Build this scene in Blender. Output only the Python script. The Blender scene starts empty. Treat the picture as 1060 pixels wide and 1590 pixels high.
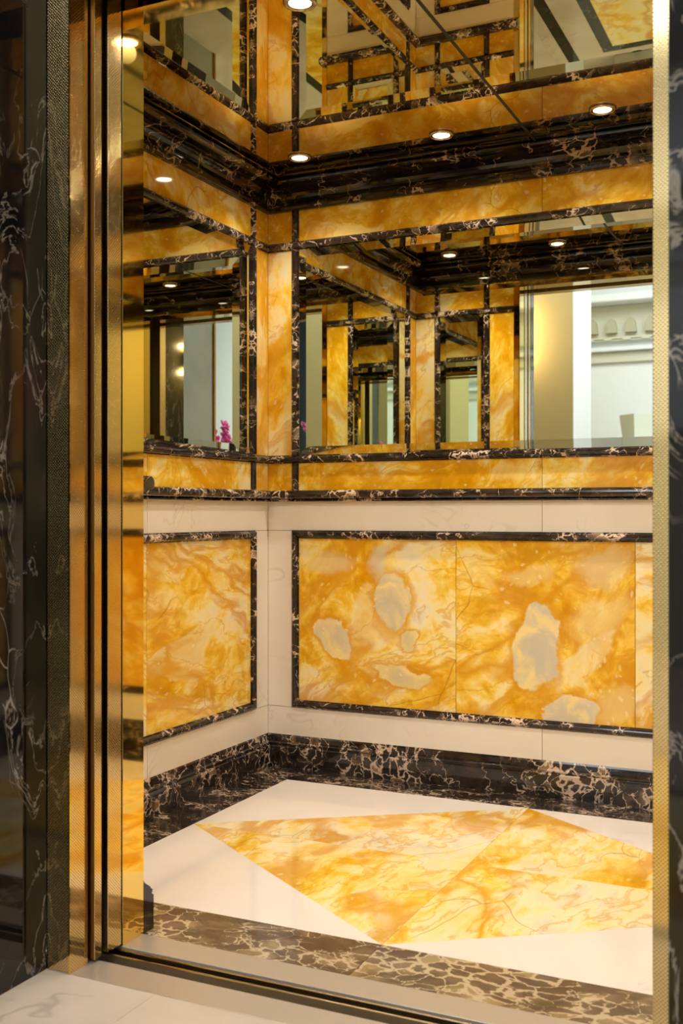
import bpy, bmesh, math, random
from mathutils import Vector, Matrix
random.seed(7)
PI = math.pi
sc = bpy.context.scene
COL = sc.collection

# ------------------------------------------------------------------ camera
F_PX, YAW, CX, CY, CZ, HOR = 1662.7, 25.18, 2.1815, -3.9192, 1.05, 796.5
cd = bpy.data.cameras.new('camera')
cam = bpy.data.objects.new('camera', cd); COL.objects.link(cam); sc.camera = cam
cd.sensor_fit = 'VERTICAL'; cd.sensor_height = 36.0
cd.lens = F_PX / 1590 * 36.0
cd.shift_y = (HOR - 795) / 1590
cd.clip_start = 0.02
cam.location = (CX, CY, CZ)
cam.rotation_euler = (PI / 2, 0, math.radians(YAW))
cd.dof.use_dof = True
cd.dof.focus_distance = 3.7
cd.dof.aperture_fstop = 5.0

# ------------------------------------------------------------------ render look
sc.view_settings.view_transform = 'Standard'
sc.view_settings.look = 'None'
sc.view_settings.gamma = 1
sc.view_settings.use_curve_mapping = False
sc.view_settings.exposure = 0.27
sc.cycles.max_bounces = 12
sc.cycles.diffuse_bounces = 4
sc.cycles.glossy_bounces = 9
sc.cycles.transmission_bounces = 4
sc.cycles.sample_clamp_indirect = 4.0
sc.cycles.blur_glossy = 0.3

wd = bpy.data.worlds.new('world'); sc.world = wd; wd.use_nodes = True
wd.node_tree.nodes['Background'].inputs[0].default_value = (0.75, 0.85, 1, 1)
wd.node_tree.nodes['Background'].inputs[1].default_value = 1.0

def lin(c):
    return tuple(((v / 255) / 12.92 if v / 255 <= .04045 else ((v / 255 + .055) / 1.055) ** 2.4) for v in c) + (1,)

def area(name, loc, rot, sx, sy, power, color=(1, 1, 1)):
    l = bpy.data.lights.new(name, 'AREA'); l.shape = 'RECTANGLE'; l.size = sx; l.size_y = sy
    l.energy = power; l.color = color
    o = bpy.data.objects.new(name, l); COL.objects.link(o); o.location = loc; o.rotation_euler = rot
    return o
SKY_POWER, HALL_POWER, SPOT_POWER = 245.0, 18.0, 18.5
# daylight of the hall: added skylight over its far half, itself unseen, and a tall window on its right side
area('added_skylight_light', (1.2, -6.7, 4.62), (0, 0, 0), 4.8, 3.0, SKY_POWER, (0.93, 0.97, 1.0))
area('window_daylight', (6.85, -6.7, 2.4), (0, PI / 2, 0), 3.4, 2.8, SKY_POWER * .6, (0.93, 0.97, 1.0))
area('landing_fill_light', (1.4, -4.6, 4.62), (0, 0, 0), 1.6, 1.0, HALL_POWER, (1.0, 0.9, 0.74))  # added fill over the landing, no lamp known there

# ------------------------------------------------------------------ room measures
W, D, H = 2.325, 1.712, 2.4015
DL, DR = 0.598, 1.872           # clear opening of the lift
ZR0, ZR1, ZR2, ZR3 = 1.255, 1.288, 2.134, 2.169
ZCH0, ZCH1, ZCO = 1.097, 1.143, 2.303
PZ0, PZ1 = 0.248, 0.978
M0, M1 = 0.113, 0.147           # rail position from each corner

# ------------------------------------------------------------------ node helpers
class NT:
    def __init__(s, name):
        s.m = bpy.data.materials.new(name); s.m.use_nodes = True
        s.t = s.m.node_tree; s.b = s.t.nodes['Principled BSDF']
    def n(s, k, **kw):
        x = s.t.nodes.new(k)
        for a, v in kw.items(): setattr(x, a, v)
        return x
    def l(s, a, b): s.t.links.new(a, b)
    def setin(s, sock, v):
        if isinstance(v, bpy.types.NodeSocket): s.l(v, sock)
        else: sock.default_value = v
    def math(s, op, a, b=0.0, clamp=False):
        x = s.n('ShaderNodeMath', operation=op, use_clamp=clamp); s.setin(x.inputs[0], a); s.setin(x.inputs[1], b)
        return x.outputs[0]
    def vm(s, op, a, b=(0, 0, 0)):
        x = s.n('ShaderNodeVectorMath', operation=op); s.setin(x.inputs[0], a); s.setin(x.inputs[1], b)
        return x.outputs[0]
    def noise(s, v, scale, detail=4, rough=.5, dist=0.0, col=False):
        x = s.n('ShaderNodeTexNoise'); s.l(v, x.inputs['Vector'])
        x.inputs['Scale'].default_value = scale; x.inputs['Detail'].default_value = detail
        x.inputs['Roughness'].default_value = rough; x.inputs['Distortion'].default_value = dist
        return x.outputs['Color'] if col else x.outputs['Fac']
    def ramp(s, f, stops, interp='LINEAR'):
        x = s.n('ShaderNodeValToRGB'); r = x.color_ramp; r.interpolation = interp
        while len(r.elements) < len(stops): r.elements.new(.5)
        for e, (p, c) in zip(r.elements, stops): e.position = p; e.color = c
        s.l(f, x.inputs[0]); return x.outputs[0]
    def step(s, f, a, b):
        x = s.n('ShaderNodeMapRange', interpolation_type='SMOOTHSTEP'); s.l(f, x.inputs[0])
        x.inputs[1].default_value = a; x.inputs[2].default_value = b
        return x.outputs[0]
    def mix(s, f, a, b):
        x = s.n('ShaderNodeMix', data_type='RGBA'); s.setin(x.inputs[0], f); s.setin(x.inputs[6], a); s.setin(x.inputs[7], b)
        return x.outputs[2]
    def coords(s, stretch=(1, 1, 1), rot=(0, 0, 0), warp=.3, wscale=2.0):
        tc = s.n('ShaderNodeTexCoord').outputs['Object']
        at = s.n('ShaderNodeAttribute', attribute_type='OBJECT', attribute_name='seed')
        off = s.vm('MULTIPLY', at.outputs['Fac'], (3.71, 5.13, 7.37))
        p = s.vm('ADD', tc, off)
        mp = s.n('ShaderNodeMapping'); s.l(p, mp.inputs[0]); mp.inputs['Scale'].default_value = stretch
        mp.inputs['Rotation'].default_value = rot
        p = mp.outputs[0]
        if warp:
            c = s.noise(p, wscale, 3, .55, col=True)
            c = s.vm('MULTIPLY', s.vm('SUBTRACT', c, (.5, .5, .5)), (warp,) * 3)
            p = s.vm('ADD', p, c)
        return tc, p
    def edge(s, p, scale, rnd=1.0):
        x = s.n('ShaderNodeTexVoronoi', feature='DISTANCE_TO_EDGE'); s.l(p, x.inputs['Vector'])
        x.inputs['Scale'].default_value = scale; x.inputs['Randomness'].default_value = rnd
        return x.outputs['Distance']

def polish(t, rough=.06, coat=0.0, ior=1.5):
    t.b.inputs['Roughness'].default_value = rough
    t.b.inputs['IOR'].default_value = ior
    t.b.inputs['Coat Weight'].default_value = coat

def siena(name, scale=1.0, rot=(0, .5, .3), stretch=(1, 1, 1), deep=0.0, blobs=(), plane='xz', pale=0.0, rough=.06, isl=.5):
    """golden Siena marble: ochre clouds and veins round pale grey-cream islands"""
    t = NT(name)
    tc, p = t.coords(stretch, rot, .30, 1.6 * scale)
    fine = t.noise(p, 14 * scale, 4, .62, col=True)
    q = t.vm('ADD', p, t.vm('MULTIPLY', t.vm('SUBTRACT', fine, (.5, .5, .5)), (.05 / scale,) * 3))
    n1 = t.noise(q, 2.1 * scale, 5, .55, .35)
    n2 = t.noise(q, 7.5 * scale, 4, .6, .6)
    n3 = t.noise(p, 22 * scale, 3, .6, .4)
    v = t.math('ADD', t.math('ADD', t.math('MULTIPLY', n1, .66), t.math('MULTIPLY', n2, .38)), t.math('SUBTRACT', t.math('MULTIPLY', n3, .2), .12))
    v = t.math('ADD', v, pale - deep)
    base = t.ramp(v, [(.37, lin((206, 142, 12))), (.43, lin((221, 160, 22))), (.485, lin((235, 185, 52))),
                      (.53, lin((244, 206, 94))), (.57, lin((246, 222, 150))), (.63, lin((242, 228, 188))), (.75, lin((212, 205, 182)))])
    # brecciated islands with a pale grey heart
    vo = t.n('ShaderNodeTexVoronoi', feature='F1'); t.l(q, vo.inputs['Vector']); vo.inputs['Scale'].default_value = 4.2 * scale
    sep = t.n('ShaderNodeSeparateColor'); t.l(vo.outputs['Color'], sep.inputs[0])
    ed = t.edge(q, 4.2 * scale)
    isle = t.math('MULTIPLY', t.step(sep.outputs[0], 1 - isl * .62, 1.04 - isl * .62), t.step(ed, .04, .12))
    ic = t.mix(t.step(n2, .42, .62), lin((245, 222, 146)), lin((236, 222, 176)))
    base = t.mix(t.math('MULTIPLY', isle, .6), base, ic)
    # ochre veins: ridges of noise fields
    mv = t.n('ShaderNodeMapping'); t.l(q, mv.inputs[0]); mv.inputs['Scale'].default_value = (.55, .55, 1.5); mv.inputs['Rotation'].default_value = (.25, .5, .2)
    qv = mv.outputs[0]
    r1 = t.math('ABSOLUTE', t.math('SUBTRACT', t.noise(qv, 2.0 * scale, 4, .55, .15), .5))
    base = t.mix(t.math('MULTIPLY', t.math('SUBTRACT', 1.0, t.step(r1, 0.0, .05)), .8), base, lin((214, 150, 22)))
    r2 = t.math('ABSOLUTE', t.math('SUBTRACT', t.noise(qv, 4.6 * scale, 4, .6, .2), .5))
    base = t.mix(t.math('MULTIPLY', t.math('SUBTRACT', 1.0, t.step(r2, 0.0, .022)), .55), base, lin((216, 156, 36)))
    if blobs:
        w = t.noise(tc, 5, 4, .6, col=True)
        q2 = t.vm('ADD', tc, t.vm('MULTIPLY', t.vm('SUBTRACT', w, (.5, .5, .5)), (.20, .20, .20)))
        sp = t.n('ShaderNodeSeparateXYZ'); t.l(q2, sp.inputs[0])
        a = sp.outputs['X' if plane == 'xz' else 'Y']; b = sp.outputs['Z']
        for (bx, bz, rx, rz, ang, col, s) in blobs:
            ca, sa = math.cos(ang), math.sin(ang)
            dx, dz = t.math('SUBTRACT', a, bx), t.math('SUBTRACT', b, bz)
            u = t.math('ADD', t.math('MULTIPLY', dx, ca / rx), t.math('MULTIPLY', dz, sa / rx))
            w_ = t.math('ADD', t.math('MULTIPLY', dx, -sa / rz), t.math('MULTIPLY', dz, ca / rz))
            d = t.math('SQRT', t.math('ADD', t.math('MULTIPLY', u, u), t.math('MULTIPLY', w_, w_)))
            if s > .8:      # an island with its ochre rim
                rim = t.math('MULTIPLY', t.math('SUBTRACT', 1.0, t.step(d, 1.0, 1.4)), .65)
                base = t.mix(rim, base, lin((214, 148, 22)))
            core = t.math('MULTIPLY', t.math('SUBTRACT', 1.0, t.step(d, .9 if s > .8 else .4, 1.0)), min(s, .88))
            cc = t.mix(t.step(n2, .38, .62), lin((242, 222, 158)) if s > .8 else lin(col), lin(col))
            if s > .8:
                hk = t.math('MULTIPLY', t.math('SUBTRACT', 1.0, t.step(d, .2, .8)), t.step(n2, .36, .56))
                cc = t.mix(t.math('MULTIPLY', hk, .55), cc, lin((196, 190, 170)))
            base = t.mix(core, base, cc)
    # small pale flecks and hair cracks
    vf = t.n('ShaderNodeTexVoronoi'); t.l(q, vf.inputs['Vector']); vf.inputs['Scale'].default_value = 24 * scale
    fl = t.math('MULTIPLY', t.math('SUBTRACT', 1.0, t.step(vf.outputs['Distance'], .12, .24)), t.step(n1, .50, .44))
    base = t.mix(t.math('MULTIPLY', fl, .5), base, lin((245, 226, 168)))
    e = t.edge(p, 2.3 * scale)
    cr = t.math('MULTIPLY', t.math('SUBTRACT', 1.0, t.step(e, 0.0, .007)), t.step(t.noise(p, 2.6, 2), .54, .62))
    base = t.mix(t.math('MULTIPLY', cr, .6), base, lin((168, 104, 28)))
    t.l(base, t.b.inputs['Base Color']); polish(t, rough)
    return t.m

def darkmarble(name, scale=1.0, base=(26, 20, 19), brown=(64, 47, 38), vein=(206, 182, 158), amount=.5, stretch=(1, 1, 1), rough=.06, rot=(.3, .2, .4), fill=.15, patch=(150, 122, 92)):
    """dark brown-black marble: cream veins that bunch into pebbly clusters, long thin threads between"""
    t = NT(name)
    tc, p = t.coords(stretch, rot, .12, 7 * scale)
    c = t.noise(p, 34 * scale, 3, .65, col=True)
    p2 = t.vm('ADD', p, t.vm('MULTIPLY', t.vm('SUBTRACT', c, (.5, .5, .5)), (.034 / scale,) * 3))
    m = t.noise(p, 3.2 * scale, 3, .6, .2)
    m2 = t.noise(p2, 10 * scale, 3, .6)
    cv = t.math('ADD', t.math('MULTIPLY', m, .55), t.math('MULTIPLY', m2, .45))
    cl = t.step(cv, .60 - amount * .2, .72 - amount * .16)
    vo = t.n('ShaderNodeTexVoronoi', feature='F1'); t.l(p2, vo.inputs['Vector']); vo.inputs['Scale'].default_value = 24 * scale
    sep = t.n('ShaderNodeSeparateColor'); t.l(vo.outputs['Color'], sep.inputs[0])
    e = t.edge(p2, 24 * scale)
    col = t.mix(t.math('MULTIPLY', t.step(m2, .35, .7), t.math('ADD', .35, t.math('MULTIPLY', sep.outputs[0], .65))), lin(base), lin(brown))
    # some cells wholly filled with tan between the cream lines
    fc = t.math('MULTIPLY', t.step(sep.outputs[1], 1 - fill, 1.02 - fill), cl)
    col = t.mix(t.math('MULTIPLY', fc, .8), col, lin(patch))
    wd_ = t.math('MULTIPLY', cl, t.math('ADD', .05, t.math('MULTIPLY', m2, .13)))
    ks = t.step(t.math('SUBTRACT', 1.0, t.math('DIVIDE', e, t.math('ADD', wd_, .0001), True), True), .02, .5)
    col = t.mix(t.math('MULTIPLY', ks, .85), col, lin(vein))
    r = t.math('ABSOLUTE', t.math('SUBTRACT', t.noise(p2, 8 * scale, 2, .5, .4), .5))
    line = t.math('MULTIPLY', t.math('SUBTRACT', 1.0, t.step(r, 0.0, .011)), t.step(t.noise(p, 6 * scale, 2), .50, .58))
    col = t.mix(t.math('MULTIPLY', line, .8), col, lin(vein))
    t.l(col, t.b.inputs['Base Color']); polish(t, rough)
    return t.m

def portal_marble(name, tint=(9, 11, 12)):
    t = NT(name)
    tc, p = t.coords((1.3, 1.3, .6), (.5, .35, .2), .35, 3.0)
    m = t.noise(p, 2.6, 5, .6, .5)
    col = t.ramp(m, [(.35, lin(tint)), (.55, lin((22, 22, 23))), (.68, lin((46, 36, 34))), (.8, lin((30, 34, 34)))])
    r = t.math('ABSOLUTE', t.math('SUBTRACT', t.noise(p, 5, 6, .62, 1.0), .5))
    k = t.math('MULTIPLY', t.math('SUBTRACT', 1.0, t.step(r, 0.0, .016)), t.step(t.noise(p, 3, 2), .40, .55))
    col = t.mix(t.math('MULTIPLY', k, .6), col, lin((168, 160, 150)))
    e = t.edge(p, 7)
    k2 = t.math('MULTIPLY', t.math('SUBTRACT', 1.0, t.step(e, .0, .012)), t.step(t.noise(p, 6, 2), .52, .62))
    col = t.mix(t.math('MULTIPLY', k2, .5), col, lin((190, 184, 176)))
    t.l(col, t.b.inputs['Base Color']); polish(t, .05)
    return t.m

def whitemarble(name, c1=(243, 232, 219), c2=(237, 225, 209), vein=(190, 178, 166), k=.3, rough=.08, tiles=None):
    t = NT(name)
    tc, p = t.coords((1, 1, 1), (.2, .6, .3), .4, 1.6)
    col = t.mix(t.step(t.noise(p, 2.5, 4), .35, .7), lin(c1), lin(c2))
    r = t.math('ABSOLUTE', t.math('SUBTRACT', t.noise(p, 2.2, 4, .55, .6), .5))
    kk = t.math('MULTIPLY', t.math('SUBTRACT', 1.0, t.step(r, 0.0, .01)), t.step(t.noise(p, 2.6, 2), .5, .62))
    col = t.mix(t.math('MULTIPLY', kk, k), col, lin(vein))
    t.l(col, t.b.inputs['Base Color']); polish(t, rough)
    return t.m

def metal(name, col, rough=.05, grain=None, dots=None, dotdir='yz'):
    t = NT(name); t.b.inputs['Metallic'].default_value = 1
    t.b.inputs['Base Color'].default_value = lin(col); t.b.inputs['Roughness'].default_value = rough
    tc = t.n('ShaderNodeTexCoord').outputs['Object']
    if grain:
        mp = t.n('ShaderNodeMapping'); t.l(tc, mp.inputs[0]); mp.inputs['Scale'].default_value = grain
        g = t.noise(mp.outputs[0], 1, 3, .6)
        t.l(t.math('ADD', t.math('MULTIPLY', g, .10), rough), t.b.inputs['Roughness'])
        bp = t.n('ShaderNodeBump'); bp.inputs['Strength'].default_value = .05; bp.inputs['Distance'].default_value = .001
        t.l(g, bp.inputs['Height']); t.l(bp.outputs[0], t.b.inputs['Normal'])
    if dots:   # embossed grid of small studs
        sp = t.n('ShaderNodeSeparateXYZ'); t.l(tc, sp.inputs[0])
        xy = t.math('ADD', sp.outputs[0], sp.outputs[1])
        a = t.math('SINE', t.math('MULTIPLY', xy, 2 * PI / dots))
        b = t.math('SINE', t.math('MULTIPLY', sp.outputs[2], 2 * PI / dots))
        h = t.step(t.math('MULTIPLY', a, b), .15, .6)
        bp = t.n('ShaderNodeBump'); bp.inputs['Strength'].default_value = .4; bp.inputs['Distance'].default_value = .0007
        t.l(h, bp.inputs['Height']); t.l(bp.outputs[0], t.b.inputs['Normal'])
        t.l(t.math('ADD', t.math('MULTIPLY', h, .16), rough), t.b.inputs['Roughness'])
        t.l(t.mix(h, lin(col), lin(tuple(v * .74 for v in col))), t.b.inputs['Base Color'])
    return t.m

def plain(name, col, rough=.5, metallic=0, vary=.06):
    t = NT(name)
    tc = t.n('ShaderNodeTexCoord').outputs['Object']
    n = t.noise(tc, 5, 3)
    c = lin(col); d = tuple(v * (1 - vary) for v in c[:3]) + (1,)
    t.l(t.mix(n, d, c), t.b.inputs['Base Color'])
    t.b.inputs['Roughness'].default_value = rough; t.b.inputs['Metallic'].default_value = metallic
    return t.m

def emit(name, col, s):
    t = NT(name); t.b.inputs['Base Color'].default_value = (0, 0, 0, 1)
    t.b.inputs['Emission Color'].default_value = lin(col); t.b.inputs['Emission Strength'].default_value = s
    return t.m

MIRROR = metal('mirror_silver', (236, 240, 228), 0.0)
CEILM = metal('ceiling_mirror_bronze', (204, 186, 138), 0.0)
WHITE = whitemarble('cream_white_marble')
FWHITE = whitemarble('floor_white_marble', (237, 229, 223), (231, 222, 215), k=.2)
HALLFLOOR = whitemarble('hall_floor_marble', (206, 192, 178), (190, 174, 158), (150, 140, 130), .5, .12)
AMBER = siena('siena_marble', 1.15, isl=.5, pale=.0)
AMBERTALL = siena('siena_marble_tall', 1.15, stretch=(1, 1, .5), pale=.01)
AMBERDEEP = siena('siena_marble_deep', 1.2, pale=.0)
AFLOOR = siena('siena_marble_floor', 1.25, rot=(.1, .1, .9), stretch=(1.0, .55, 1), pale=.09, rough=.08, isl=.8)
DARK = darkmarble('portoro_marble', 1.3, base=(34, 27, 25), brown=(70, 54, 46), vein=(224, 200, 176), amount=.56, fill=.2, patch=(176, 150, 124))
DARKBASE = darkmarble('portoro_marble_base', 1.05, base=(30, 25, 24), brown=(66, 54, 46), amount=.72, fill=.2)
DARKCORN = darkmarble('portoro_marble_cornice', .9, base=(16, 12, 11), brown=(44, 32, 26), vein=(180, 150, 118), amount=.42)
DARKFLOOR = darkmarble('portoro_marble_floor', 1.15, base=(34, 28, 26), brown=(70, 58, 50), amount=.66, stretch=(1, 1.7, 1), rough=.12)
DARKFRONT = darkmarble('portoro_marble_pebbly', .75, base=(80, 65, 56), brown=(134, 113, 92), vein=(200, 180, 150), amount=.95, stretch=(1, 1.4, 1), rough=.12, fill=.32, patch=(164, 142, 102))
PORTAL = portal_marble('portal_black_marble')
BRASS = metal('polished_brass', (236, 206, 120), .04)
BRASSD = metal('studded_brass', (234, 208, 150), .09, dots=.0075)
SILLM = metal('brushed_sill', (202, 192, 178), .32, grain=(8, 300, 8)); SILLM.node_tree.nodes['Principled BSDF'].inputs['Metallic'].default_value = .6
BLACK = plain('black_gap', (8, 7, 6), .5)
CHROME = metal('chrome', (205, 190, 170), .08)
LENS = emit('lamp_lens', (255, 240, 214), 30)
PLASTER = plain('hall_plaster', (230, 234, 238), .6, vary=.03)
BEIGE = plain('hall_beige_plaster', (206, 186, 132), .45, vary=.05)
GREYM = whitemarble('grey_white_marble', (190, 192, 188), (176, 178, 174), (120, 120, 118), .5, .12)
GOLDP = metal('gilt_trim', (190, 140, 60), .2)

# ------------------------------------------------------------------ object helpers
def obj(name, bm, mat, parent=None, origin=None, smooth=False, seed=None, bevel=0.0, seg=2):
    if bevel:
        bmesh.ops.bevel(bm, geom=list(bm.edges), offset=bevel, segments=seg, profile=.5, affect='EDGES')
    bmesh.ops.recalc_face_normals(bm, faces=list(bm.faces))
    vs = [v.co for v in bm.verts]
    if origin is None:
        lo = Vector([min(v[i] for v in vs) for i in range(3)]); hi = Vector([max(v[i] for v in vs) for i in range(3)])
        origin = (lo + hi) / 2
    origin = Vector(origin)
    for v in bm.verts: v.co -= origin
    me = bpy.data.meshes.new(name); bm.to_mesh(me); bm.free()
    for pl in me.polygons: pl.use_smooth = smooth
    me.materials.append(mat)
    o = bpy.data.objects.new(name, me); COL.objects.link(o)
    if parent:
        pw = parent.location + (parent.parent.location if parent.parent else Vector())
        o.parent = parent; o.location = origin - pw
    else: o.location = origin
    o['seed'] = float(seed if seed is not None else random.uniform(0, 20))
    return o

def empty(name, loc, label=None, cat=None, group=None, kind=None):
    o = bpy.data.objects.new(name, None); COL.objects.link(o); o.location = loc; o.empty_display_size = .05
    return tag(o, label, cat, group, kind)

def tag(o, label=None, cat=None, group=None, kind=None):
    if label: o['label'] = label
    if cat: o['category'] = cat
    if group: o['group'] = group
    if kind: o['kind'] = kind
    return o

def S(o, label=None, cat=None): return tag(o, label, cat, kind='structure')

def bx(x0, x1, y0, y1, z0, z1, bm=None):
    bm = bm or bmesh.new()
    v = [bm.verts.new((x, y, z)) for z in (z0, z1) for y in (y0, y1) for x in (x0, x1)]
    for f in ((0, 2, 3, 1), (4, 5, 7, 6), (0, 1, 5, 4), (2, 6, 7, 3), (0, 4, 6, 2), (1, 3, 7, 5)):
        bm.faces.new([v[i] for i in f])
    return bm

def prism(pts, z0, z1, bm=None):
    bm = bm or bmesh.new(); n = len(pts)
    a = [bm.verts.new((x, y, z0)) for x, y in pts]; b = [bm.verts.new((x, y, z1)) for x, y in pts]
    bm.faces.new(a[::-1]); bm.faces.new(b)
    for i in range(n): bm.faces.new((a[i], a[(i + 1) % n], b[(i + 1) % n], b[i]))
    return bm

def lathe(prof, c=(0, 0, 0), n=32, bm=None):
    bm = bm or bmesh.new(); rings = []
    for r, z in prof:
        if r < 1e-6: rings.append([bm.verts.new((c[0], c[1], c[2] + z))])
        else: rings.append([bm.verts.new((c[0] + r * math.cos(2 * PI * i / n), c[1] + r * math.sin(2 * PI * i / n), c[2] + z)) for i in range(n)])
    for a, b in zip(rings, rings[1:]):
        for i in range(n):
            j = (i + 1) % n
            if len(a) == 1 and len(b) == 1: continue
            if len(a) == 1: bm.faces.new((a[0], b[i], b[j]))
            elif len(b) == 1: bm.faces.new((a[i], a[j], b[0]))
            else: bm.faces.new((a[i], a[j], b[j], b[i]))
    return bm

class Side:
    """a wall of the lift car: s runs along it, u is how far something stands out into the car"""
    def __init__(s, name, words, o, ds, du, L, rails, endtrim):
        s.name, s.words, s.o, s.ds, s.du, s.L, s.rails, s.endtrim = name, words, Vector(o), Vector(ds), Vector(du), L, rails, endtrim
    def P(s, a, u, z):
        q = s.o + s.ds * a + s.du * u; return Vector((q.x, q.y, z))

def swept(side, prof, s0, s1, m0, m1, bm=None):
    """profile (u, z) run along a wall; m0/m1 = 1 mitres that end into the corner"""
    bm = bm or bmesh.new()
    a = [bm.verts.new(side.P(s0 + m0 * u, u, z)) for u, z in prof]
    b = [bm.verts.new(side.P(s1 - m1 * u, u, z)) for u, z in prof]
    n = len(prof)
    for i in range(n - 1): bm.faces.new((a[i], a[i + 1], b[i + 1], b[i]))
    bm.faces.new((a[-1], a[0], b[0], b[-1]))
    bm.faces.new(a[::-1]); bm.faces.new(b)
    return bm

def halfround(c, w, h, n=9):
    """(across, out) of a half-round moulding with small fillets"""
    pts = [(c - w / 2, 0.0), (c - w / 2, .004)]
    for i in range(n + 1):
        th = PI - PI * i / n
        pts.append((c + (w / 2 - .003) * math.cos(th), .004 + (h - .004) * math.sin(th)))
    pts += [(c + w / 2, .004), (c + w / 2, 0.0)]
    return pts

def rail_h(side, s0, s1, z0, z1, m0=0, m1=0, bm=None, h=.019):
    prof = [(u, z) for z, u in halfround((z0 + z1) / 2, z1 - z0, h)]
    return swept(side, prof, s0, s1, m0, m1, bm)

def rail_v(side, s0, s1, z0, z1, bm=None, h=.019):
    bm = bm or bmesh.new()
    prof = halfround((s0 + s1) / 2, s1 - s0, h)
    a = [bm.verts.new(side.P(s, u, z0)) for s, u in prof]; b = [bm.verts.new(side.P(s, u, z1)) for s, u in prof]
    n = len(prof)
    for i in range(n): bm.faces.new((a[i], a[(i + 1) % n], b[(i + 1) % n], b[i]))
    bm.faces.new(a[::-1]); bm.faces.new(b)
    return bm

def frame(side, s0, s1, z0, z1, w, h=.019):
    """four mitred half-round bars, returned as four bmeshes"""
    out = []
    pr = halfround(w / 2, w, h)
    def bar(f):
        bm = bmesh.new(); A, B = [], []
        for a, u in pr:
            p, q = f(a, u); A.append(bm.verts.new(p)); B.append(bm.verts.new(q))
        n = len(pr)
        for i in range(n): bm.faces.new((A[i], A[(i + 1) % n], B[(i + 1) % n], B[i]))
        bm.faces.new(A[::-1]); bm.faces.new(B); return bm
    out.append(bar(lambda a, u: (side.P(s0 + a, u, z1 - a), side.P(s1 - a, u, z1 - a))))
    out.append(bar(lambda a, u: (side.P(s0 + a, u, z0 + a), side.P(s1 - a, u, z0 + a))))
    out.append(bar(lambda a, u: (side.P(s0 + a, u, z0 + a), side.P(s0 + a, u, z1 - a))))
    out.append(bar(lambda a, u: (side.P(s1 - a, u, z0 + a), side.P(s1 - a, u, z1 - a))))
    return out

def slab(side, s0, s1, z0, z1, u0=-.02, u1=0.0, bm=None):
    g = .0009
    a, b = side.P(s0 + g, u0, z0 + g), side.P(s1 - g, u1, z1 - g)
    return bx(min(a.x, b.x), max(a.x, b.x), min(a.y, b.y), max(a.y, b.y), a.z, b.z, bm)

SIDES = [
    Side('back', 'back wall', (0, 0), (1, 0), (0, -1), W, (M0, W - M1), (1, 1)),
    Side('left', 'left side wall', (0, 0), (0, -1), (1, 0), D, (M0, D - M1), (1, 1)),
    Side('right', 'right side wall', (W, 0), (0, -1), (-1, 0), D, (M0, D - M1), (1, 1)),
    Side('front_left', 'front wall left of the doorway', (0, -D), (1, 0), (0, 1), .565, (M0, .397), (1, 0)),
    Side('front_right', 'front wall right of the doorway', (W, -D), (-1, 0), (0, 1), .42, (M0, .276), (1, 0)),
]
RW = M1 - M0

# ------------------------------------------------------------------ floor of the car
B = .191
x0, x1, y0, y1 = B, W - B, -B, -(D - B)
xm, ym = W / 2, -D / 2
fl = S(obj('floor', bx(-.05, W + .05, -D, .05, -.06, -.012), BLACK))
def tri(pts, name, mat, seed):
    cx = sum(p[0] for p in pts) / len(pts); cy = sum(p[1] for p in pts) / len(pts)
    pts = [(cx + (x - cx) * .9988, cy + (y - cy) * .9988) for x, y in pts]
    return obj(name, prism(pts, -.012, 0), mat, fl, seed=seed)
for pts, sd in ((((x0, y0), (x0, ym), (xm, y0)), 1), (((x1, y0), (xm, y0), (x1, ym)), 2),
                (((x0, y1), (xm, y1), (x0, ym)), 3), (((x1, y1), (x1, ym), (xm, y1)), 4)):
    tri(pts, 'white_corner_slab', FWHITE, sd)
for pts, sd in ((((x0, ym), (xm, ym), (xm, y0)), 11.3), (((xm, ym), (x1, ym), (xm, y0)), 12.9),
                (((x0, ym), (xm, y1), (xm, ym)), 13.1), (((xm, y1), (x1, ym), (xm, ym)), 14.6)):
    tri(pts, 'yellow_diamond_slab', AFLOOR, sd)
tri(((0, 0), (x0, y0), (xm, y0), (xm, 0)), 'dark_border_strip', DARKFLOOR, 5.1)
tri(((xm, 0), (xm, y0), (x1, y0), (W, 0)), 'dark_border_strip', DARKFLOOR, 6.2)
tri(((0, 0), (0, -D), (x0, y1), (x0, y0)), 'dark_border_strip', DARKFLOOR, 7.3)
tri(((W, 0), (x1, y0), (x1, y1), (W, -D)), 'dark_border_strip', DARKFLOOR, 8.4)
tri(((0, -D), (xm, -D), (xm, y1), (x0, y1)), 'dark_border_strip', DARKFRONT, 9.5)
tri(((xm, -D), (W, -D), (x1, y1), (xm, y1)), 'dark_border_strip', DARKFRONT, 10.6)

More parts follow.
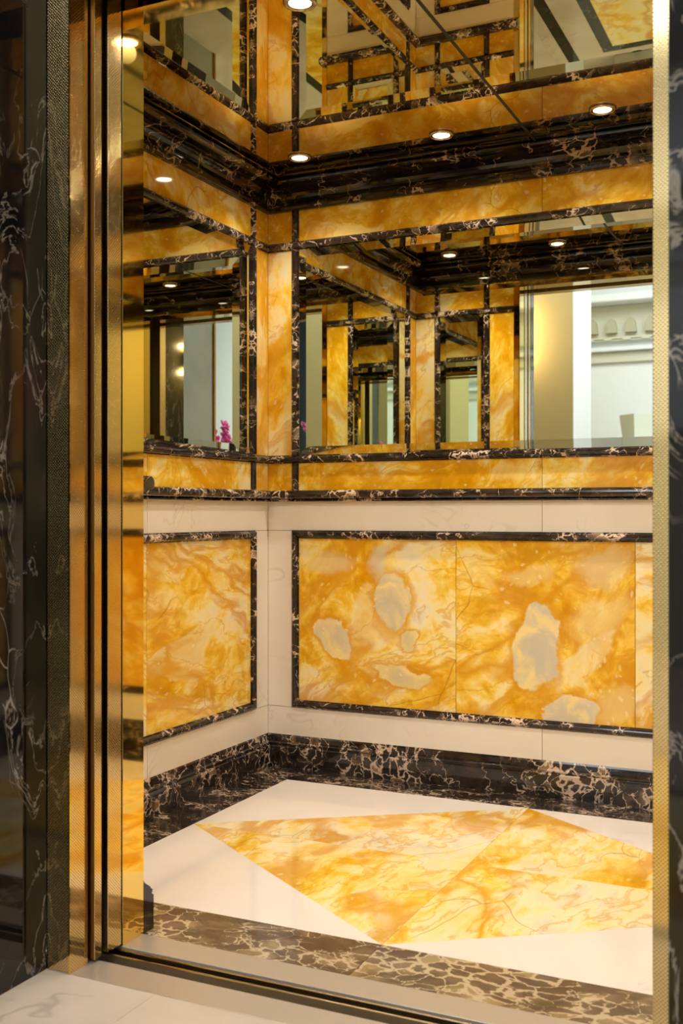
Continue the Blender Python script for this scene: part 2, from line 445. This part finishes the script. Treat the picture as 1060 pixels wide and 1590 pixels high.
# ------------------------------------------------------------------ walls of the car
def wall_slabs(sd):
    L, (r0, r1) = sd.L, sd.rails
    end1 = r1 + RW
    back = sd.P(0, -.05, 0), sd.P(L, -.0205, 0)
    a, b = sd.P(-.02 if sd.endtrim[0] else 0, -.05, -.05), sd.P(L + (.02 if sd.endtrim[1] else 0), -.0205, H)
    w = S(obj('wall_' + sd.name, bx(min(a.x, b.x), max(a.x, b.x), min(a.y, b.y), max(a.y, b.y), a.z, b.z), BLACK, seed=0))
    mid = L / 2 if L > 1 else None
    def cells(s0, s1, joint=True):
        if mid and joint and s0 < mid < s1: return [(s0, mid), (mid, s1)]
        return [(s0, s1)]
    for s0, s1 in cells(0, L):
        obj('white_marble_slab', slab(sd, s0, s1, 0, PZ0), WHITE, w)
        obj('white_marble_slab', slab(sd, s0, s1, PZ1, ZCH0 + .01), WHITE, w)
    obj('white_marble_slab', slab(sd, 0, r0 + .006, PZ0, PZ1), WHITE, w)
    obj('white_marble_slab', slab(sd, end1 - .006, L, PZ0, PZ1), WHITE, w)
    for z0, z1, mat in ((ZCH0 + .01, ZR0 + .006, AMBER), (ZR3 - .006, ZCO + .03, AMBERDEEP)):
        obj('yellow_marble_slab', slab(sd, 0, r0 + RW / 2, z0, z1), mat, w)
        obj('yellow_marble_slab', slab(sd, r1 + RW / 2, L, z0, z1), mat, w)
        for s0, s1 in cells(r0 + RW / 2, r1 + RW / 2): obj('yellow_marble_slab', slab(sd, s0, s1, z0, z1), mat, w)
    obj('yellow_marble_slab', slab(sd, 0, r0 + RW / 2, ZR0 + .006, ZR3 - .006), AMBERTALL, w)
    obj('yellow_marble_slab', slab(sd, r1 + RW / 2, L, ZR0 + .006, ZR3 - .006), AMBERTALL, w)
    # mouldings fixed to the wall
    obj('upper_rail', rail_h(sd, 0, L, ZR2, ZR3, sd.endtrim[0], sd.endtrim[1]), DARK, w, smooth=False)
    obj('lower_rail', rail_h(sd, 0, L, ZR0, ZR1, sd.endtrim[0], sd.endtrim[1]), DARK, w)
    for r in (r0, r1):
        obj('upright_rail', rail_v(sd, r, r + RW, ZR1 + .001, ZR2 - .001), DARK, w)
        obj('upright_rail', rail_v(sd, r + .001, r + RW - .002, ZCH1 - .002, ZR0 - .0005, h=.016), DARK, w)
        obj('upright_rail', rail_v(sd, r + .001, r + RW - .001, ZR3 + .0005, ZCO + .012, h=.016), DARK, w)
    return w

MZ0, MZ1 = 0, 1
def rel(px, pz, cx, cz): return px - cx, pz - cz
# islands of the two big slabs of the back panel, in metres from each slab's centre
BLOB_A = [(.09, .09, .085, .115, .15, (205, 196, 172), 1.0), (-.165, -.055, .11, .055, -.6, (212, 203, 180), .85),
          (-.19, .24, .14, .07, .1, (222, 206, 160), .6), (.12, -.2, .12, .05, -.2, (226, 205, 140), .85),
          (.02, .25, .06, .10, .2, (210, 203, 178), .7), (.16, -.06, .04, .035, 0, (222, 206, 150), .9)]
BLOB_B = [(-.02, -.06, .085, .17, -.12, (204, 198, 178), 1.0), (.10, -.31, .10, .09, .3, (208, 200, 180), 1.0),
          (.22, .06, .17, .11, .5, (236, 210, 140), .6), (-.05, .20, .13, .05, .1, (234, 206, 130), .6),
          (-.24, .22, .07, .11, .3, (236, 208, 132), .5), (.22, .24, .11, .08, 0, (226, 210, 160), .55), (.27, -.26, .12, .08, .2, (236, 208, 134), .6)]
AMB_A = siena('siena_marble_island_slab', 1.05, deep=.0, isl=.25, blobs=BLOB_A)
AMB_B = siena('siena_marble_brecciated_slab', 1.05, deep=.01, isl=.25, blobs=BLOB_B)
AMB_L = siena('siena_marble_left_slab', 1.25, pale=.045, rot=(.6, .2, .3), stretch=(1, .6, 1.1))

def lower_panel(sd, label):
    L, (r0, r1) = sd.L, sd.rails
    s0, s1 = r0, r1 + RW
    c = sd.P((s0 + s1) / 2, 0, PZ0)
    t = empty('wall_panel', c, label, 'wall panel', 'framed yellow marble panels round the lift car')
    i0, i1 = s0 + .006, s1 - .006
    if sd.name == 'back': cuts, mats = [i0, .826, 1.501, i1], [AMB_A, AMB_B, AMBER]
    elif L > 1: cuts, mats = [i0, .859, i1], [AMB_L, AMB_L]
    else: cuts, mats = [i0, i1], [AMBER]
    for a, b, m in zip(cuts, cuts[1:], mats):
        obj('marble_slab', slab(sd, a, b, PZ0 + .006, PZ1 - .006), m, t)
    for bm in frame(sd, s0, s1, PZ0, PZ1, .033): obj('frame_moulding', bm, DARK, t)
    return t

def mirror(sd, label):
    r0, r1 = sd.rails
    s0, s1, z0, z1 = r0 + RW + .0005, r1 - .0005, ZR1 + .0005, ZR2 - .0005
    bw, u0, u1 = .034, .003, .0056
    t = empty('wall_mirror', sd.P((s0 + s1) / 2, 0, z0), label, 'mirror', 'wall mirrors round the lift car')
    bm = bmesh.new()
    A = [bm.verts.new(sd.P(s, u1, z)) for s, z in ((s0 + bw, z0 + bw), (s1 - bw, z0 + bw), (s1 - bw, z1 - bw), (s0 + bw, z1 - bw))]
    Bk = [bm.verts.new(sd.P(s, -.018, z)) for s, z in ((s0 + bw, z0 + bw), (s1 - bw, z0 + bw), (s1 - bw, z1 - bw), (s0 + bw, z1 - bw))]
    bm.faces.new(A); bm.faces.new(Bk[::-1])
    for i in range(4): bm.faces.new((A[i], A[(i + 1) % 4], Bk[(i + 1) % 4], Bk[i]))
    obj('mirror_glass', bm, MIRROR, t)
    bm = bmesh.new()
    O = [(s0, z0), (s1, z0), (s1, z1), (s0, z1)]; I = [(s0 + bw, z0 + bw), (s1 - bw, z0 + bw), (s1 - bw, z1 - bw), (s0 + bw, z1 - bw)]
    o1 = [bm.verts.new(sd.P(s, u0, z)) for s, z in O]; i1 = [bm.verts.new(sd.P(s, u1, z)) for s, z in I]
    o2 = [bm.verts.new(sd.P(s, -.018, z)) for s, z in O]; i2 = [bm.verts.new(sd.P(s, -.018, z)) for s, z in I]
    for i in range(4):
        j = (i + 1) % 4
        bm.faces.new((o1[i], o1[j], i1[j], i1[i])); bm.faces.new((o2[i], i2[i], i2[j], o2[j]))
        bm.faces.new((o1[i], o2[i], o2[j], o1[j])); bm.faces.new((i1[i], i1[j], i2[j], i2[i]))
    obj('bevelled_edge', bm, MIRROR, t)

for sd in SIDES: wall_slabs(sd)
LAB = {'back': ('wide golden marble panel of three slabs in dark moulding on the back wall', 'wide mirror with slanted glass borders on the back wall above the chair rail'),
       'left': ('golden marble panel in dark moulding on the left side wall beside the brass jamb', 'mirror with slanted glass borders on the left side wall above the chair rail'),
       'right': ('golden marble panel in dark moulding low on the right side wall, seen in reflections', 'mirror with slanted glass borders on the right side wall, seen in reflections only'),
       'front_left': ('narrow golden marble panel on the front wall left of the doorway, seen in reflections', 'narrow upright mirror on the front wall left of the doorway, seen in the back mirror'),
       'front_right': ('narrow golden marble panel on the front wall right of the doorway, seen in reflections', 'slimmest upright mirror, on the front wall right of the doorway')}
for sd in SIDES:
    lower_panel(sd, LAB[sd.name][0]); mirror(sd, LAB[sd.name][1])

def base_prof(p):
    return [(0, 0), (p, 0), (p, .0835), (p - .003, .087), (p - .0085, .088), (p - .0085, .0915), (p - .005, .0945), (p - .005, .0995), (p - .0085, .1025), (p - .013, .1035), (p - .0135, .108), (.005, .126), (.002, .132), (0, .132)]
def chair_prof(h=.0):
    pts = [(0, 1.097), (.020 + h, 1.097), (.022 + h, 1.100), (.022 + h, 1.104), (.017 + h, 1.107)]
    for i in range(9):
        th = -PI / 2 + PI * i / 8
        pts.append((.024 + h + .018 * math.cos(th), 1.1255 + .0175 * math.sin(th)))
    return pts + [(0, 1.143)]
CORN = [(0, 2.295), (.016, 2.295), (.023, 2.299), (.026, 2.308), (.025, 2.319), (.019, 2.3245), (.012, 2.326), (.012, 2.3335), (.0135, 2.343), (.019, 2.353),
        (.029, 2.362), (.043, 2.369), (.060, 2.3735), (.074, 2.375), (.074, 2.380), (.082, 2.3805), (.093, 2.3825), (.102, 2.3865), (.106, 2.392), (.106, 2.3965), (.098, 2.4005), (0, 2.4005)]
n = 0
for sd in SIDES:
    fr = sd.name.startswith('front')
    L = sd.L + (.033 if fr else 0)
    S(obj('baseboard_' + sd.name, swept(sd, base_prof(.044 if fr else .022), 0, L, sd.endtrim[0], sd.endtrim[1]), DARKBASE))
    n += 1; S(obj('trim_%d' % n, swept(sd, chair_prof(.006 if fr else 0), 0, L, sd.endtrim[0], sd.endtrim[1]), DARK))
front = Side('front', '', (0, -D), (1, 0), (0, 1), W, (0, 0), (1, 1))
for sd in SIDES[:3] + [front]:
    n += 1; S(obj('trim_%d' % n, swept(sd, CORN, 0, sd.L, 1, 1), DARKCORN))

# ------------------------------------------------------------------ ceiling of the car: two bronze mirror sheets and a dark joint
ce = S(obj('ceiling', bx(-.05, W + .05, -D - .05, .05, H + .006, H + .05), BLACK))
obj('mirror_sheet', bx(-.02, W / 2 - .005, -D, .02, H, H + .006), CEILM, ce)
obj('mirror_sheet', bx(W / 2 + .005, W + .02, -D, .02, H, H + .006), CEILM, ce)
obj('joint_strip', bx(W / 2 - .005, W / 2 + .005, -D, .02, H - .001, H + .006), BLACK, ce)

# recessed spotlights
def make_spot(x, y, label):
    t = empty('ceiling_spotlight', (x, y, H), label, 'spotlight', 'recessed ceiling spotlights of the lift car')
    c = (x, y, H)
    ring = obj('chrome_ring', lathe([(.034, -.0005), (.0445, -.0005), (.0455, -.003), (.043, -.007), (.037, -.0085), (.0345, -.006), (.0335, -.0035), (.034, -.0005)], c, 40), CHROME, t, smooth=True)
    obj('inner_collar', lathe([(.030, -.001), (.0335, -.001), (.0335, -.0045), (.031, -.0062), (.0295, -.004), (.030, -.001)], c, 40), CHROME, ring, smooth=True)
    obj('lens', lathe([(0, -.0055), (.012, -.0052), (.024, -.004), (.0295, -.002), (.0295, -.0005), (0, -.0005)], c, 32), LENS, t, smooth=True)
    l = bpy.data.lights.new('spot_beam', 'SPOT'); l.energy = SPOT_POWER; l.color = (1, .905, .765)
    l.spot_size = math.radians(136); l.spot_blend = .9; l.shadow_soft_size = .028
    o = bpy.data.objects.new('spot_beam', l); COL.objects.link(o); o.parent = t; o.location = (0, 0, -.034)
LI = .308
stp = (W - 2 * LI) / 3
rowname = ('back', 'front')
colname = ('leftmost', 'second from the left', 'third from the left', 'rightmost')
for j, y in enumerate((-LI, -(D - LI))):
    for i in range(4):
        make_spot(LI + stp * i, y, 'small round chrome spotlight in the mirrored ceiling, %s in the %s row' % (colname[i], rowname[j]))

# ------------------------------------------------------------------ brass jambs, door edges and sills
ZH = 2.265
YJ0, YJ1 = -1.715, -1.797
S(obj('trim_20', bx(.566, DL, YJ1, -D + .0015, 0, ZH), BRASS, bevel=.0008, seg=1))
S(obj('trim_21', bx(DR, 1.904, YJ1, -D + .0015, 0, ZH), BRASS, bevel=.0008, seg=1))
S(obj('trim_22', bx(.0, W, YJ1, -D + .0015, ZH, 2.42), BRASS))
S(obj('wall_front', bx(-.05, .565, YJ1, -D - .051, -.05, 2.42), BLACK))
S(obj('wall_front', bx(1.905, W + .05, YJ1, -D - .051, -.05, 2.42), BLACK))
S(obj('trim_23', bx(-.1, W + .1, YJ0 + .002, .1, 2.452, 2.6), BLACK))
# retracted doors
t = empty('lift_door', (.3, -1.83, .008), 'inner lift door slid open to the left, only its studded brass edge showing', 'lift door')
obj('door_panel', bx(.02, .585, -1.856, -1.806, .008, ZH + .06), plain('door_bronze', (70, 50, 26), .4), t)
obj('door_edge', bx(.5855, .600, -1.857, -1.8045, .008, ZH + .06), BRASSD, t, bevel=.001, seg=1)
t = empty('lift_door', (.3, -1.89, .008), 'outer landing door slid open to the left, thin brass edge beside the dark gap', 'lift door')
obj('door_panel', bx(.02, .5975, -1.906, -1.881, .008, ZH + .06), metal('brown_bronze', (128, 92, 48), .3), t)
obj('door_edge', bx(.598, .600, -1.9065, -1.8805, .008, ZH + .06), BRASSD, t, bevel=.0008, seg=1)
# landing frame of studded brass
t = empty('door_frame', (1.23, -1.95, 0), 'studded brass frame round the landing doorway between black marble sides', 'door frame')
obj('jamb', bx(.515, .585, -1.975, -1.912, 0, 2.52), BRASSD, t, bevel=.001, seg=1)
obj('jamb', bx(1.874, 1.955, -1.975, -1.912, 0, 2.52), BRASSD, t, bevel=.001, seg=1)
obj('header', bx(.5855, 1.8735, -1.975, -1.912, 2.268, 2.52), BRASSD, t, bevel=.001, seg=1)
obj('edge_bead', bx(.5825, .5865, -1.9785, -1.9755, 0, 2.268), BRASS, t)
# dark shaft space behind the frame
S(obj('wall_shaft_left', bx(-.3, .015, -1.912, -1.80, -.05, 2.6), BLACK))
S(obj('wall_shaft_right', bx(1.93, 2.6, -1.911, -1.80, -.05, 2.6), BLACK))
S(obj('ceiling_shaft', bx(-.3, 2.6, -1.911, -1.798, 2.36, 2.62), BLACK))
# sills
SILLR = metal('rib_metal', (214, 200, 176), .18)
t = empty('door_sill', (1.23, -1.76, 0), 'brushed metal car sill with dark door grooves along the lift floor', 'door sill')
obj('sill_plate', bx(.45, 2.0, -1.799, -1.7125, -.045, .0005), SILLM, t, bevel=.001, seg=1)
obj('groove_rib', bx(.45, 2.0, -1.8175, -1.811, -.045, .0005), SILLR, t, bevel=.002)
obj('groove_bed', bx(.45, 2.0, -1.832, -1.7995, -.06, -.045), BLACK, t)
t = empty('door_sill', (1.23, -1.93, 0), 'brushed metal landing sill between the door grooves and the hall floor', 'door sill')
obj('groove_rib', bx(.45, 2.0, -1.8485, -1.842, -.045, .0005), SILLR, t, bevel=.002)
obj('groove_bed', bx(.45, 2.0, -1.886, -1.8325, -.06, -.045), BLACK, t)
obj('sill_plate', bx(.45, 2.0, -1.978, -1.886, -.045, .0005), SILLM, t, bevel=.002)

# ------------------------------------------------------------------ black marble portal and hall shell
YP = -2.30
S(obj('wall_portal_left', bx(-4.0, .518, YP, -1.9785, 0, 4.6), PORTAL))
S(obj('wall_portal_right', bx(1.948, 7.0, YP, -1.9785, 0, 4.6), PORTAL))
S(obj('wall_portal_top', bx(.5185, 1.9475, YP, -1.9785, 2.5, 4.6), PORTAL))
YB, XL, XR, ZC = -9.6, -4.0, 7.0, 4.65
hf = S(obj('floor_hall', bx(XL, XR, YB, -1.9785, -.05, -.001), BLACK))
def hs(x0, x1, y0, y1, mat, name): obj(name, bx(x0, x1, y0, y1, -.001, 0), mat, hf)
DKB = darkmarble('hall_black_band', .6, base=(26, 28, 26), brown=(52, 54, 48), vein=(120, 124, 112), amount=.2)
YEL = siena('hall_yellow_marble', .6, pale=.05)
g = .0008
hs(XL, -.0, YB, -1.979, HALLFLOOR, 'white_floor_slab')
hs(.0 + g, .10 - g, YB, -1.979, HALLFLOOR, 'white_floor_slab')
hs(.10, .19, YB, -1.979 - .45, DKB, 'black_band')
hs(.10, .19, -2.43, -1.979, HALLFLOOR, 'white_floor_slab')
hs(.19 + g, .82 - g, -2.75, -1.979, HALLFLOOR, 'white_floor_slab')
hs(.82, 1.45 - g, -2.75, -1.979, HALLFLOOR, 'white_floor_slab')
hs(1.45, XR, -2.75, -1.979, HALLFLOOR, 'white_floor_slab')
hs(.19 + g, .40, -4.90, -2.75 - g, HALLFLOOR, 'white_floor_slab')
hs(.40, 2.07, -2.84, -2.7508, DKB, 'black_band')
hs(.40, .49, -4.90, -2.8408, DKB, 'black_band')
hs(.49 + g, 1.98 - g, -4.81, -2.8408, YEL, 'yellow_floor_slab')
hs(.49 + g, 2.07, -4.90, -4.8108, DKB, 'black_band')
hs(1.98, 2.07, -4.8099, -2.8408, DKB, 'black_band')
hs(2.07 + g, XR, -4.90, -2.75 - g, HALLFLOOR, 'white_floor_slab')
hs(.19 + g, XR, YB, -4.90 - g, HALLFLOOR, 'white_floor_slab')
S(obj('wall_hall_back', bx(XL, XR, YB - .1, YB, 0, ZC), PLASTER))
S(obj('wall_hall_left', bx(XL - .1, XL, YB - .1, -2.2, 0, ZC), PLASTER))
DIM = plain('hall_reflection_dim', (66, 76, 84), .6)  # dark colour chosen to dim what the portal marble reflects
S(obj('wall_hall_right', bx(XR, XR + .1, YB - .1, -2.2, 0, ZC), DIM))
S(obj('added_dark_board_1', bx(6.45, 6.995, YB + .001, YB + .05, 0, 4.2), DIM))  # dark board added to darken the portal reflection, not a real door
S(obj('ceiling_hall', bx(XL - .1, XR + .1, YB - .1, -1.9, ZC, ZC + .1), plain('hall_ceiling', (150, 148, 142), .7)))
S(obj('added_skylight_pane', bx(-1.2, 3.6, -8.25, -5.15, ZC - .012, ZC - .002), emit('added_sky_glow', (225, 238, 250), 1.0)))  # glowing sheet of the added skylight
S(obj('window_2', bx(XR - .02, XR - .005, -8.15, -5.25, .7, 4.1), emit('sky_glazing_side', (225, 238, 250), 1.0)))

# entablature of the far hall wall
Y0 = YB
t = empty('wall_frieze', (1.5, Y0, 2.9), 'white classical frieze with arched corbels across the far hall wall', 'frieze')
GST = plain('frieze_stone', (206, 206, 190), .6)
obj('cornice_shelf', bx(-1.5, 4.5, Y0, Y0 + .34, 3.62, 3.72), PLASTER, t, bevel=.02)
obj('frieze_band', bx(-1.5, 4.5, Y0, Y0 + .08, 3.18, 3.615), GST, t)
obj('lower_ledge', bx(-1.5, 4.5, Y0, Y0 + .12, 3.05, 3.10), PLASTER, t, bevel=.01)
obj('lower_band', bx(-1.5, 4.5, Y0, Y0 + .05, 2.92, 3.045), GST, t)
pts = [(-1.47, 3.225), (-1.47, 3.205)]
for k in range(26):
    a = -1.45 + k * .23; pts += [(a, 3.205), (a, 3.185), (a + .1, 3.185), (a + .1, 3.205)]
pts += [(4.52, 3.205), (4.52, 3.225)]
bm = bmesh.new(); a_ = [bm.verts.new((px, Y0 + .0805, pz)) for px, pz in pts]; b_ = [bm.verts.new((px, Y0 + .1, pz)) for px, pz in pts]
bm.faces.new(a_); bm.faces.new(b_[::-1])
for i in range(len(pts)): bm.faces.new((a_[i], a_[(i + 1) % len(pts)], b_[(i + 1) % len(pts)], b_[i]))
obj('dentil_band', bm, GST, t)
CB = plain('corbel_stone', (176, 172, 146), .6)
for k in range(14):
    x = -.9 + k * .235
    pts = [(x - .07, 3.27), (x + .07, 3.27)] + [(x + .058 * math.cos(a), 3.36 + .09 * math.sin(a)) for a in [PI * i / 8 for i in range(9)]]
    bm = bmesh.new(); a_ = [bm.verts.new((px, Y0 + .0805, pz)) for px, pz in pts]; b_ = [bm.verts.new((px, Y0 + .15, pz)) for px, pz in pts]
    bm.faces.new(a_); bm.faces.new(b_[::-1])
    for i in range(len(pts)): bm.faces.new((a_[i], a_[(i + 1) % len(pts)], b_[(i + 1) % len(pts)], b_[i]))
    obj('corbel', bm, CB, t)

# pier with warm front; daylight on its flank is painted as a white facing
t = empty('wall_pier', (-.9, -6.9, 0), 'square beige hall pier with daylight painted white on its flank, seen in the back mirror', 'pier')
obj('shaft', bx(-1.6, -.2235, -7.3, -6.5, .25, ZC - .2), BEIGE, t, bevel=.006)
obj('painted_daylit_flank', bx(-.2225, -.215, -7.3, -6.5, .25, ZC - .2), PLASTER, t)
obj('plinth', bx(-1.65, -.19, -7.34, -6.46, 0, .25), GREYM, t, bevel=.008)
obj('capital', bx(-1.66, -.18, -7.35, -6.45, ZC - .2, ZC - .001), PLASTER, t, bevel=.02)
t = empty('wall_pier', (3.4, -6.9, 0), 'square beige hall pier on the right, glimpsed as a tall strip in the mirror corner', 'pier')
obj('shaft', bx(2.69, 4.0 - .1, -7.3, -6.5, .25, ZC - .2), BEIGE, t, bevel=.006)
obj('plinth', bx(2.65, 3.94, -7.34, -6.46, 0, .25), GREYM, t, bevel=.008)
obj('capital', bx(2.64, 3.95, -7.35, -6.45, ZC - .2, ZC - .001), PLASTER, t, bevel=.02)
DARKWALL = plain('added_wall_black', (24, 20, 15), .9); DARKWALL.node_tree.nodes['Principled BSDF'].inputs['IOR'].default_value = 1.15
S(obj('wall_added_dark', bx(-1.9, -1.66, -5.4, -2.301, 0, ZC - .001), DARKWALL))  # unseen dark wall added so the brass frame reflects something dark
S(obj('wall_hall_side_far', bx(-1.9, -1.66, -9.59, -5.401, 0, ZC - .001), BEIGE))
# sconce on the pier
t = empty('wall_sconce', (-.78, -6.42, 2.8), 'brass up-and-down wall lamp on the front of the beige pier', 'wall lamp')
lb = obj('lamp_body', lathe([(0, -.09), (.045, -.09), (.05, -.08), (.05, .08), (.045, .09), (0, .09)], (-.78, -6.41, 2.8), 24), BRASS, t, smooth=False)
obj('wall_plate', bx(-.82, -.74, -6.499, -6.462, 2.73, 2.87), BRASS, t, bevel=.004)
WL = emit('sconce_glow', (255, 200, 110), 30)
obj('bulb', lathe([(0, .125), (.03, .115), (.038, .0915), (0, .0915)], (-.78, -6.41, 2.8), 20), WL, lb, smooth=True)
obj('bulb', lathe([(0, -.125), (.03, -.115), (.038, -.0915), (0, -.0915)], (-.78, -6.41, 2.8), 20), WL, lb, smooth=True)
for dz in (.15, -.15):
    l = bpy.data.lights.new('sconce_light', 'POINT'); l.energy = 9; l.color = (1, .72, .38); l.shadow_soft_size = .03
    o = bpy.data.objects.new('sconce_light', l); COL.objects.link(o); o.location = (-.78, -6.36, 2.8 + dz)

# grey marble pillar beside the portal, with gilt edge
t = empty('hall_pillar', (3.1, -2.9, 0), 'grey-white marble pillar with a gilt edge, seen in the left mirror', 'pillar')
obj('shaft', bx(2.5, 3.4, -3.56, -2.301, 0, ZC - .001), GREYM, t)
obj('gilt_edge', bx(2.488, 2.512, -3.585, -3.5605, 0, ZC - .001), GOLDP, t)

# far hall furniture seen in the mirrors
t = empty('reception_desk', (1.1, -8.6, 0), 'low pale reception desk against the far hall wall', 'desk')
CREAM = plain('desk_cream', (222, 214, 190), .4)
obj('desk_body', bx(-.1, 2.6, -8.9, -8.35, 0, 1.62), plain('desk_grey', (196, 194, 180), .4), t, bevel=.01)
obj('desk_top', bx(-.16, 2.66, -8.96, -8.29, 1.621, 1.67), PLASTER, t, bevel=.006)
t = empty('desk_lamp', (.62, -8.6, 1.671), 'small brass lamp standing on the pale reception desk', 'lamp')
c = (.62, -8.6, 1.671)
obj('lamp_base', lathe([(0, 0), (.12, 0), (.13, .02), (.06, .05), (.03, .1), (.0, .1)], c, 24), BRASS, t, smooth=True)
obj('lamp_stem', lathe([(0, .1005), (.012, .1005), (.012, .5), (0, .5)], c, 12), BRASS, t)
obj('lamp_shade', lathe([(.05, .5), (.11, .44), (.112, .44), (.055, .505), (0, .505), (0, .5005), (.05, .5)], c, 24), BRASS, t, smooth=True)
t = empty('flower_planter', (-.02, -8.6, 1.671), 'pale tapered planter on the left end of the reception desk', 'planter')
bm = lathe([(0, 0), (.13, 0), (.20, .50), (.18, .50), (.12, .04), (0, .04)], (.03, -8.6, 1.671), 4)
obj('planter_body', bm, plain('planter', (212, 214, 200), .5), t)

# orchids on a side table (left mirror)
t = empty('side_table', (3.43, -5.3, 0), 'dark round side table standing beyond the grey marble pillar', 'table')
obj('table_top', lathe([(0, .9), (.3, .9), (.31, .92), (.3, .94), (0, .94)], (3.43, -5.3, 0), 32), plain('dark_wood', (52, 30, 18), .25), t)
obj('pedestal', lathe([(0, 0), (.2, 0), (.2, .04), (.04, .1), (.035, .8), (.08, .899), (0, .899)], (3.43, -5.3, 0), 24), plain('dark_wood_leg', (52, 30, 18), .25), t, smooth=True)
t = empty('orchid_vase', (3.43, -5.3, .941), 'glass-white vase of pink orchids on the dark side table', 'vase of flowers')
obj('vase', lathe([(0, 0), (.08, 0), (.10, .1), (.07, .3), (.05, .36), (.06, .38), (.045, .36), (0, .34)], (3.43, -5.3, .941), 24), PLASTER, t, smooth=True)
rs = random.Random(3)
STEM = plain('orchid_stem', (60, 90, 40), .5); PINK = plain('orchid_petal', (214, 62, 150), .5)
for k in range(6):
    a = k * 1.05; ex, ey = .2 * math.cos(a), .2 * math.sin(a)
    bm = bmesh.new(); prev = None
    for i in range(7):
        f = i / 6; q = (3.43 + ex * f * f, -5.3 + ey * f * f, 1.30 + .66 * f - .06 * f * f)
        ring = [bm.verts.new((q[0] + .004 * math.cos(2 * PI * j / 5), q[1] + .004 * math.sin(2 * PI * j / 5), q[2])) for j in range(5)]
        if prev:
            for j in range(5): bm.faces.new((prev[j], prev[(j + 1) % 5], ring[(j + 1) % 5], ring[j]))
        prev = ring
    st = obj('flower_stem', bm, STEM, t)
    bm = bmesh.new()
    for b in range(5):
        f = .55 + .45 * b / 4
        c0 = Vector((3.43 + ex * f * f + rs.uniform(-.02, .02), -5.3 + ey * f * f + rs.uniform(-.02, .02), 1.30 + .66 * f - .06 * f * f))
        for pt in range(5):
            th = 2 * PI * pt / 5
            d = Vector((math.cos(th) * .5, math.sin(th) * .5, math.sin(th + a)))
            m = Matrix.Translation(c0 + d * .038) @ d.to_track_quat('Z', 'Y').to_matrix().to_4x4() @ Matrix.Diagonal((.030, .013, .044, 1))
            bmesh.ops.create_icosphere(bm, subdivisions=1, radius=1, matrix=m)
    obj('blossoms', bm, PINK, st, smooth=True)
